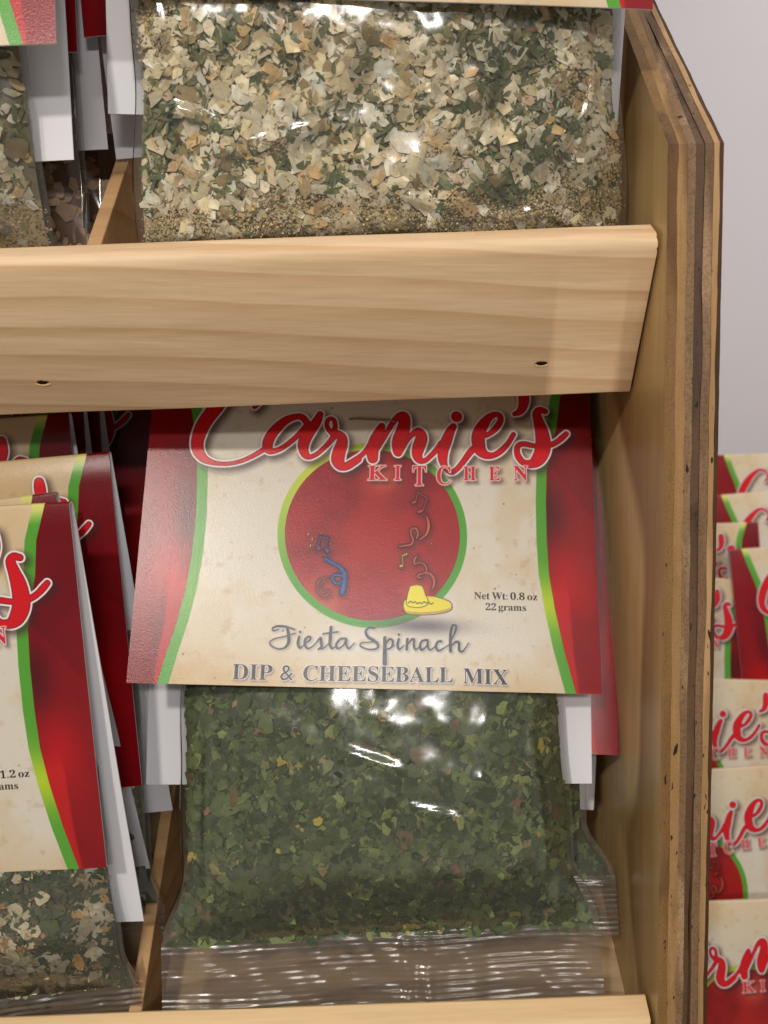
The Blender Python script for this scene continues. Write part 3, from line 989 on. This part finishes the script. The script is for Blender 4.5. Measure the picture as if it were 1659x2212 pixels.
    for q in range(total):
        single = q >= n_flakes
        y = lerp(max(ylo, Hb * vis[0]), min(Hb - .7, Hb * vis[1]), rnd.random())
        u = rnd.uniform(-.97, .97)
        x = u * half_w(y)
        cl = Nz(x * .30, y * .30, 50) + .5 * Nz(x * .9, y * .9, 60)
        pw = False
        if kind == 'green':
            pal = 'green'
            L = .18 + .82 * rnd.random() ** 1.9
            asp = rnd.uniform(.4, .95)
        elif kind == 'mix':
            ydn = powdery(x, y)
            pw = (ydn < .5 and rnd.random() < .85) or (cl > .33 and Nz(x * .5, y * .5, 81) > .12 and rnd.random() < .7)
            if pw:
                pal, L, asp = 'powder', rnd.uniform(.06, .13), .95
            elif rnd.random() < .48 + cl * .6 + .35 * Nz(x * 1.1, y * 1.1, 90) - max(0, x) * .012:
                pal, L, asp = 'mix_pale', .22 + .78 * rnd.random() ** 1.7, rnd.uniform(.38, .75)
            else:
                pal, L, asp = 'mix_green', .2 + .5 * rnd.random(), rnd.uniform(.18, .5)
        elif kind == 'onion':
            pal, L, asp = 'onion', .2 + .5 * rnd.random(), rnd.uniform(.5, .9)
        else:
            if y - seal < 1.2 and rnd.random() < .5:
                pal, L, asp = 'powder', .08, .9
            elif rnd.random() < .40 + cl * 1.3:
                pal, L, asp = 'herbmix_pale', .2 + .55 * rnd.random(), rnd.uniform(.4, .85)
            else:
                pal, L, asp = 'herbmix_green', .14 + .4 * rnd.random(), rnd.uniform(.3, .8)
        L *= size
        if single:
            if pw or pal in ('powder', 'mix_green'):
                pal = 'mix_pale' if kind == 'mix' else 'herbmix_pale'
            L = (rnd.uniform(.45, .72) if kind == 'green' else rnd.uniform(.55, 1.0)) * size
            asp = .7
        depth = rnd.uniform(.055, .09) if single else .06 + .22 * rnd.random()
        lim_u = 1 - L * .55 / half_w(y)
        u = max(-lim_u, min(lim_u, u))
        c0 = pt(u, y, 1, depth, .985)
        du = pt(min(1, u + .02), y, 1, depth) - pt(max(-1, u - .02), y, 1, depth)
        dv = pt(u, y + .2, 1, depth) - pt(u, y - .2, 1, depth)
        nn = du.cross(dv).normalized()
        tl = min(.55, .15 / max(L, .05))
        if abs(u) > .9:
            tl *= .5
        nn = (nn + Vector((rnd.uniform(-tl, tl), rnd.uniform(-tl, tl), rnd.uniform(-tl, tl)))).normalized()
        tx = nn.cross(Vector((rnd.uniform(-1, 1), rnd.uniform(-1, 1), rnd.uniform(-1, 1)))).normalized()
        ty = nn.cross(tx)
        if single:
            singles.append((pal, c0, tx, ty, nn, L))
        else:
            if pw:                                          # a pinch of fine granules
                for g_ in range(7):
                    cc = c0 + du.normalized() * rnd.uniform(-.35, .35) + dv.normalized() * rnd.uniform(-.35, .35) + nn * .02
                    if dv.length < 1e-6 or y < ylo + .4:
                        break
                    Lg = rnd.uniform(.05, .13)
                    b0 = len(V)
                    V.extend([cc + tx * Lg * .5, cc + ty * Lg * .5, cc - tx * Lg * .5, cc - ty * Lg * .5, cc + nn * Lg * .4])
                    F.extend([(b0, b0 + 1, b0 + 4), (b0 + 1, b0 + 2, b0 + 4), (b0 + 2, b0 + 3, b0 + 4), (b0 + 3, b0, b0 + 4)])
                    cols.extend([pick('powder')] * 5)
            pts, fc = flake_shape(L, L * asp, rnd)
            b0 = len(V)
            for p_ in pts:
                V.append(c0 + tx * p_[0] + ty * p_[1] + nn * p_[2])
            F.extend([(a + b0, b + b0, c + b0) for a, b, c in fc])
            random.seed(q * 7 + seed)
            c = pick(pal)
            for p_ in pts[:-1]:
                kk = random.uniform(.84, 1.08)
                cols.append((c[0] * kk, c[1] * kk, c[2] * kk))
            cols.append(c)
    fo = mesh_obj('filling', V, F, MAT['flake'], parent, smooth=False, kind='stuff')
    at = fo.data.color_attributes.new('col', 'FLOAT_COLOR', 'POINT')
    ca = np.ones((len(cols), 4), np.float32)
    ca[:, :3] = np.array(cols)
    at.data.foreach_set('color', ca.ravel())
    nm = {'green': 'herb_flake', 'mix': 'garlic_flake', 'onion': 'onion_flake', 'herbmix': 'garlic_flake'}[kind]
    for pal, c0, tx, ty, nn, L in singles:
        o = bpy.data.objects.new(nm, shared_flake(pal))
        link(o, parent)
        m = Matrix((tx, ty, nn)).transposed().to_4x4()
        o.matrix_local = Matrix.Translation(M3(*c0) - parent.location) @ m @ Matrix.Scale(L, 4)
    return Fm, P


# ------------------------------------------------------------------ the wall and the counter
V, F = prism([(62, -60), (62, 90), (64, 90), (64, -60)], -150, 150)
wl = mesh_obj('wall', V, F, MAT['wall'], smooth=False)
wl['kind'] = 'structure'
V, F = prism([(-45, -46), (61.9, -46), (61.9, -43), (-45, -43)], -120, 140)
ct = mesh_obj('counter', V, F, MAT['counter'], smooth=False)
ct['kind'] = 'structure'

# ------------------------------------------------------------------ the near rack
rack = thing('display_rack', 'tiered display rack of pine and raw-edged plywood holding the big packets', 'display rack', (-9, 8, -43))
TS = math.radians(32.3)
T_ = (math.cos(TS), math.sin(TS))          # into the rack along a shelf (y,z)
N_ = (-math.sin(TS), math.cos(TS))         # square to it, up


def tn(o, t, n):
    return (o[0] + t * T_[0] + n * N_[0], o[1] + t * T_[1] + n * N_[1])


# right side panel: seven plies, each its own layer; their front edges stand proud or sunk as sawn
thick = [.34, .33, .25, .27, .27, .20, .14]
x = 0.0
back_y = 19.0


def ply_profile(k, dy):
    ch = 49.0 if k < 3 else 46.5
    top = 7.80 - dy * .4
    pts = []
    nseg = 110
    for i in range(nseg + 1):
        z = -42.99 + (top + 42.99) * i / nseg
        j = .022 * noise.noise(Vector((k * 3.1, z * 1.7, 0))) + .014 * noise.noise(Vector((k * 5.1, z * 5.5, 3)))
        if k == 3 and -26 < z < -13.5:
            j += .22 * math.sin((z + 26) / 12.5 * math.pi) ** .7          # the split in the middle ply
        if i == nseg:
            j = 0
        pts.append((dy + j, z))
    L = 19.0
    for i in range(1, 36):
        s = L * i / 35
        j = .02 * noise.noise(Vector((k * 2.1, s * 1.9, 8)))
        pts.append((dy + s * math.cos(math.radians(ch)) - j, top + s * math.sin(math.radians(ch)) + j))
    yl, zl = pts[-1]
    pts += [(max(back_y, yl + .1), zl), (max(back_y, yl + .1), -42.99)]
    return pts


for k, th in enumerate(thick):
    dy = [0, .012, .03, .055, .02, 0, .03][k]
    poly = ply_profile(k, dy)
    V, F = prism(poly, 0, 1)
    n_ = len(poly)
    wb = lambda kk, zz: (.05 * noise.noise(Vector((kk * 4.7, zz * .45, 1))) + .022 * noise.noise(Vector((kk * 2.7, zz * 3.1, 5)))) if 0 < kk < 7 else 0
    V = [((x + .003 + wb(k, q[2])) if q[0] == 0 else (x + th - .009 + wb(k + 1, q[2])), q[1], q[2]) for q in V]
    o = mesh_obj('side_panel' if k == 0 else 'plywood_layer', V, F, [PLY[k], MAT['panel']], rack, smooth=False,
                 label=['smooth lacquered inner face veneer', 'pale second ply', 'mottled grey brown ply', 'dark split middle ply', 'brown ply', 'pale cream ply', 'dark outer veneer'][k])
    if k == 0:
        o.data.polygons.foreach_set('material_index', [1] + [0] * (len(F) - 1))
    x += th
# dark glue lines between the plies, sunk a little
V, F = [], []
xx = 0
for k, th in enumerate(thick[:-1]):
    xx += th
    v, f = prism([(p[0] + .06, p[1] - .03) for p in ply_profile(k + 1 if k < 3 else k, .03)], xx - .07, xx + .07)
    F += [[i + len(V) for i in q] for q in f]
    V += v
mesh_obj('glue_line', V, F, MAT['void'], rack, smooth=False)

XL = -48.0


def lip(org, name, mat, holes, tilt_l=0.0, endx=-.10):
    """front board: cross-section with a rounded front top edge; org = bottom front (y,z)"""
    prof = [(0, 0.06), (0.05, 0), (1.15, 0), (1.2, .05), (1.2, 5.72), (1.13, 5.80)]
    for i in range(0, 9):
        a = math.pi / 2 * i / 8
        prof.append((.42 - .42 * math.sin(a) * 1.0, 5.33 + .50 * math.cos(a)))
    prof = prof[:]
    nx = 120
    V, F = [], []
    n = len(prof)
    for i in range(nx + 1):
        f = (i / nx)
        xx = XL + (endx - XL) * f
        for t, nn in prof:
            y, z = tn(org, t, nn)
            dz = tilt_l * (xx - endx)
            wob = .03 * noise.noise(Vector((xx * .16, t * .2, nn * .2 + org[1]))) if 0 < i < nx else 0
            ex_ = 0
            if i == nx:
                ex_ = -.05 * abs(noise.noise(Vector((nn * 6.0, t, 3)))) - (.02 if int(nn * 8) % 2 else 0)
            V.append((xx + ex_, y + wob * .3, z + dz + wob))
    for i in range(nx):
        for j in range(n):
            a, b = i * n + j, i * n + (j + 1) % n
            F.append((a, b, b + n, a + n))
    F.append(list(range(n))[::-1])
    F.append([nx * n + j for j in range(n)])
    o = mesh_obj(name, V, F, mat, rack, smooth=True)
    o.modifiers.new('e', 'EDGE_SPLIT').split_angle = math.radians(40)
    # nail holes: flat ragged patches whose dark colour stands for the pit's shade
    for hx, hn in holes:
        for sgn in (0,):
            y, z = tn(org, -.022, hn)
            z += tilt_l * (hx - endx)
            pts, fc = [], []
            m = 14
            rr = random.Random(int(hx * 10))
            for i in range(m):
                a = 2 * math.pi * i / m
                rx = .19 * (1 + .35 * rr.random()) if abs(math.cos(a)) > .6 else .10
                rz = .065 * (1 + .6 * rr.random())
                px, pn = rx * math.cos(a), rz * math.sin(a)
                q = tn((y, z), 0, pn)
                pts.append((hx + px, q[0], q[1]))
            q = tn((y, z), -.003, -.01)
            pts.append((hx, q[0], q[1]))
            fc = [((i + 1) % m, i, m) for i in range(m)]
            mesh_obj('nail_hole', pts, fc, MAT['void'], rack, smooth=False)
            # splintered lip under and beside the pit
            pts, fc = [], []
            for i in range(9):
                a = math.pi * (1.05 + .9 * i / 8)
                for rr_, up in ((.16, .0), (.24 + .05 * rr.random(), -.012)):
                    q = tn((y, z), -.012 + up, rr_ * .42 * math.sin(a))
                    pts.append((hx + rr_ * math.cos(a) * 1.1, q[0], q[1]))
            fc = [(2 * i, 2 * i + 1, 2 * i + 3, 2 * i + 2) for i in range(8)]
            mesh_obj('splinter', pts, fc, MAT['lip_low'], rack, smooth=False)
    return o


UP = (3.45, .11)
LO = (3.45 - .21, .11 - 27.83)
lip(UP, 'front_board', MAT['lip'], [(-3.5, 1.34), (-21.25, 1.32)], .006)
lip(LO, 'front_board', MAT['lip_low'], [], .0)
# shelves, back, left end panel
for org, lab in ((UP, 'upper'), (LO, 'lower')):
    a = tn(org, 1.203, 2.55)
    b = tn(org, 17.5, 2.55)
    c, d = tn(org, 17.5, 1.9), tn(org, 1.203, 1.9)
    V, F = prism([a, b, c, d], XL, -.012)
    mesh_obj('shelf', V, F, MAT['shelf'], rack, smooth=False)
V, F = prism([(18.3, -42.99), (18.3, 20), (19.0, 20), (19.0, -42.99)], XL, -.012)
mesh_obj('back_panel', V, F, MAT['back'], rack, smooth=False)
V, F = prism(ply_profile(1, 0), XL - 1.8, XL - .01)
mesh_obj('side_panel', V, F, MAT['panel'], rack, smooth=False)
# thin dividers standing on the shelves
TD = math.radians(39)
for org, x0, top in ((UP, -18.75, 5.55), (LO, -19.2, 5.55)):
    a = tn(org, 1.21, top)
    b = (a[0] + 16 * math.cos(TD), a[1] + 16 * math.sin(TD))
    if org is UP:
        b = (a[0] + 10 * math.cos(math.radians(43)), a[1] + 10 * math.sin(math.radians(43)))
    c, d = tn(org, 14, 2.553), tn(org, 1.21, 2.553)
    V, F = prism([a, b, c, d], x0 - .25, x0 + .25)
    bevel(mesh_obj('divider', V, F, MAT['divider'], rack, smooth=False), .05)

# ------------------------------------------------------------------ packets in the near rack
R_ = math.radians


def packet(label, group, card, back, pc=None, mat='print', Hc=13.2, W=18.0, seed=1, bow=.12, staple=False, bx=None):
    """card = (pos, tilt, yaw, roll) of the front flap; back = bottom centre of the back flap; pc = pouch arguments"""
    base = pc['pos'] if pc else back
    t = thing('seasoning_packet', label, 'seasoning packet', base, group)
    o, Fm, P = header_card(t, *card, Hc=Hc, W=W, back=back, mat=mat, seed=seed, bow=bow, bx=bx)
    if staple:
        c = P + Fm.col[0] * (-.12) + Fm.col[1] * (10.74 * Hc / 13.2) + Fm.col[2] * (bow * .3 + .05)
        V, F = [], []
        for i in range(9):
            a = -.95 + 1.9 * i / 8
            for k in range(6):
                q = k * math.pi / 3
                V.append(c + Fm.col[0] * a + Fm.col[1] * (.04 * math.cos(q)) + Fm.col[2] * (.03 * math.sin(q) - (.08 if i in (0, 8) else 0)))
        for i in range(8):
            for k in range(6):
                F.append((i * 6 + k, i * 6 + (k + 1) % 6, i * 6 + 6 + (k + 1) % 6, i * 6 + 6 + k))
        mesh_obj('staple', V, F, MAT['steel'], t)
    if pc:
        pouch(t, flap=(Fm, P), **pc)
    return t


G1, G2, G3 = 'packets in the lower right bay', 'packets in the lower left bay', 'packets in the upper right bay'
G4, G5 = 'packets in the upper left bay', 'packets in the rack by the wall'
# lower right bay: the green herb packet and two behind it
packet('green leaf packet standing in front of its bay, badge and text in full view', G1,
       ((-10.07, 3.04, -10.69), .3683, .0775, -.0819), (-10.3, 4.6, -15.2),
       dict(pos=(-9.85, 1.25, -22.4), tilt=R_(16.3), yaw=.01, roll=.008, Wf=16.6, Wb=15.1, Hb=19.0, bulge=1.5, fall0=.22, wrk=.55, creases=[(-6.3, 10.6, -6.45, 4.6, .12, .14), (6.0, 10.2, 6.3, 4.6, .10, .16), (1.2, 7.4, 3.6, 6.7, .06, .12), (3.9, 8.3, 5.4, 7.0, .06, .10), (-1.5, 9.6, 1.2, 8.6, .07, .2)], kind='green',
            n_flakes=9500, n_single=190, seal=2.6, seed=3, vis=(.10, .72), tail=0, nu=120, nv=120, narrow=.13), seed=2, staple=True, bx=Vector((.998, -.05, -.01)))
packet('green leaf packet directly behind the front one, only its red right corner and side showing', G1,
       ((-9.1, 5.2, -13.9), .34, -.06, -.05), (-9.5, 7.6, -17.4),
       dict(pos=(-8.75, 3.5, -21.3), tilt=R_(15), yaw=0, roll=-.01, Wf=16.6, Wb=14.6, Hb=20.5, bulge=.9, kind='green',
            n_flakes=2600, n_single=30, seal=2.3, seed=8, vis=(.1, .7)), seed=4)
# lower left bay
packet('front packet beside the thin divider, onion and leaf pieces below its cream and red card', G2,
       ((-28.68, 1.54, -16.62), .012, -.063, .030), (-27.9, 2.9, -19.6),
       dict(pos=(-26.65, 1.5, -22.9), tilt=R_(3), yaw=0, roll=.075, Wf=15.4, Wb=14.6, Hb=14, bulge=1.0, kind='herbmix',
            n_flakes=7500, n_single=70, seal=.95, seed=12, vis=(.03, .75), seal_part=True), mat='print_b', seed=6)
packet('packet whose card top peeks out just above the foremost card of its bay', G2,
       ((-29.24, 2.9, -16.95), .05, 0, .089), (-28.2, 4.6, -19.3), None, mat='print_b', seed=7)
packet('packet with a full red right band, just left of the green leaf packet', G2,
       ((-28.2, 4.1, -15.29), .099, .011, .057), (-27.55, 6.0, -17.3),
       dict(pos=(-26.3, 4.2, -21.3), tilt=R_(8), yaw=0, roll=.02, Wf=15.2, Wb=14.4, Hb=14, bulge=1.0, kind='herbmix',
            n_flakes=1200, n_single=10, seal=1.2, seed=14, vis=(.03, .75)), mat='print_b', seed=8)
packet('packet with a creased red corner tucked under the pine board', G2,
       ((-30.39, 5.6, -13.59), .10, 0, .041), (-29.6, 7.4, -17.0), None, mat='print_b', seed=9)
packet('packet showing only a narrow dark red strip next to the creased corner', G2,
       ((-30.4, 6.7, -12.6), .12, 0, .03), (-29.8, 8.3, -16.5), None, mat='print_b', seed=10)
packet('packet with a straight white card edge against the dark red card at the back', G2,
       ((-30.05, 7.9, -11.9), .12, 0, .035), (-29.3, 9.6, -15.8), None, mat='print_b', seed=11)
packet('rearmost shadowed packet of its bay with one pale letter stroke on dark red', G2,
       ((-28.4, 9.6, -10.8), .12, 0, .02), (-28.3, 11.2, -14.9), None, mat='print_b', seed=12)
# upper right bay
packet('large packet of pale garlic chips and green herbs resting on the pine board', G3,
       ((-9.25, .75, 12.55), .16, .01, -.05), (-9.55, 3.7, 9.95),
       dict(pos=(-8.95, 3.1, 4.2), tilt=R_(-8), yaw=.045, roll=.004, Wf=17.2, Wb=16.0, Hb=14, bulge=1.0, kind='mix',
            n_flakes=14000, n_single=290, seal=.6, seed=21, vis=(.0, .95), nu=140, nv=110, rise0=.10, creases=[(-7.25, 5.9, -5.6, 5.3, .12, .15), (-7.25, 9.6, -7.1, 7.9, .16, .24), (6.3, 3.7, 6.75, 5.0, .10, .10), (6.75, 5.0, 7.1, 6.4, .10, .10), (.7, 2.9, 1.7, 2.55, .10, .09), (1.7, 2.55, 1.9, 1.9, .10, .08), (2.6, 2.9, 3.1, 2.2, .10, .08), (3.1, 2.25, 4.9, 2.2, .12, .09), (4.9, 2.4, 5.4, 1.5, .10, .08), (5.2, 2.4, 7.2, 1.6, .12, .09), (6.3, 2.3, 7.4, 1.5, .1, .08), (-5.5, 4.3, -2.2, 5.1, .07, .16)], seal_part=True, narrow=.7, size=1.0), seed=14)
packet('packet behind the large garlic chip packet, its white back card and glossy lower corner showing', G3,
       ((-10.6, 5.0, 14.0), .14, 0, .06), (-9.9, 5.6, 9.9), None, seed=15)
# upper left bay
packet('front packet of the upper left bay, garlic and leaf mix under a glaring red corner', G4,
       ((-28.0, .2, 11.2), .16, 0, .02), (-28.5, 2.6, 8.4),
       dict(pos=(-27.9, 2.9, 4.3), tilt=R_(-7), yaw=0, roll=.028, Wf=15.2, Wb=15.0, Hb=15, bulge=.9, kind='mix',
            n_flakes=3200, n_single=60, seal=.5, seed=23, vis=(.03, .75), seal_part=False), seed=16)
packet('packet of pink onion bits behind the front one of the upper left bay', G4,
       ((-28.7, 4.4, 12.6), .16, 0, .02), (-28.1, 5.3, 9.5),
       dict(pos=(-27.3, 4.6, 5.2), tilt=R_(4), yaw=0, roll=.015, Wf=15.3, Wb=15.0, Hb=15, bulge=.9, kind='onion',
            n_flakes=1500, n_single=30, seal=.4, seed=25, vis=(.03, .8), seal_part=False), seed=17)
packet('rearmost visible upper left packet, shaded onion pieces beside the divider', G4,
       ((-29.0, 7.2, 14.3), .16, 0, .02), (-28.35, 8.2, 11.0),
       dict(pos=(-27.35, 7.1, 6.6), tilt=R_(4), yaw=0, roll=.01, Wf=15.3, Wb=15.0, Hb=15, bulge=.9, kind='onion',
            n_flakes=900, n_single=16, seal=.4, seed=27, vis=(.03, .8), seal_part=False), seed=18)

# ------------------------------------------------------------------ the rack further back, by the wall
rack2 = thing('display_rack', 'second stepped rack out of focus by the wall, full of red and cream packets', 'display rack', (26, 44, -43))
for k, (y0, z0) in enumerate([(27, -36), (33, -28), (39, -20), (45, -12)]):
    V, F = prism([(y0, z0 - 1.2), (y0, z0), (y0 + 6, z0 + 2), (y0 + 6, z0 + .8)], 2.6, 60)
    mesh_obj('shelf', V, F, MAT['shelf'], rack2, smooth=False)
V, F = prism([(51.3, -42.99), (51.3, -13), (52.3, -13), (52.3, -42.99)], 2.6, 60)
mesh_obj('back_panel', V, F, MAT['back'], rack2, smooth=False)
V, F = prism([(26.5, -42.99), (26.5, -37), (51.2, -16), (51.2, -42.99)], 60.01, 61.5)
mesh_obj('side_panel', V, F, MAT['panel'], rack2, smooth=False)


def at(vx, vy, depth):
    """plan point seen at (vx,vy) of a 1659x2212 print of the photograph, at a distance along the view axis"""
    d = AX[0] * ((vx - 829.5) / FOC) - AX[1] * ((vy - 1106) / FOC) + AX[2]
    return Vector(CAM) + d * depth


far = []
# (feature on the card u,v cm, where it is seen, distance, roll, label)
FAR = [((1.9, 12.9), (1592, 992), 68, .0, 'rearmost blurred packet right under the wall, pale C stroke near its left band'),
       ((1.9, 12.9), (1588, 1078), 64, .05, 'blurred packet one step below the rearmost, its C over a cream field'),
       ((1.9, 12.9), (1634, 1196), 59, .03, 'blurred packet at the right picture edge with a green curve down its side'),
       ((16.2, 12.9), (1586, 1141), 62, .0, 'blurred packet beside the plywood edge, upper one of the two with a red s'),
       ((16.2, 12.9), (1580, 1262), 59, -.05, 'blurred packet beside the plywood edge, lower one of the two with a red s'),
       ((13.2, 11.45), (1589, 1530), 55, -.06, 'blurred packet with a red badge half hidden by the packet below'),
       ((13.2, 11.45), (1610, 1723), 53, .03, 'blurred packet showing its big round red badge near the plywood'),
       ((9.2, 10.7), (1613, 2046), 49, .0, 'nearest blurred packet at the bottom right corner')]
for (fu, fv), (vx, vy), dep, roll, lab in FAR:
    tilt = .22
    Fm = frame(tilt, 0, roll)
    p0 = at(vx, vy, dep) - Fm.col[0] * (fu - 9) - Fm.col[1] * fv
    bk = Vector(p0) + Vector((0, 2.2, -3.0))
    t = thing('seasoning_packet', lab, 'seasoning packet', tuple(bk), G5)
    header_card(t, tuple(p0), tilt, 0, roll, back=tuple(bk), mat='print', seed=vy, nx=8, ny=5)
    far.append(t)
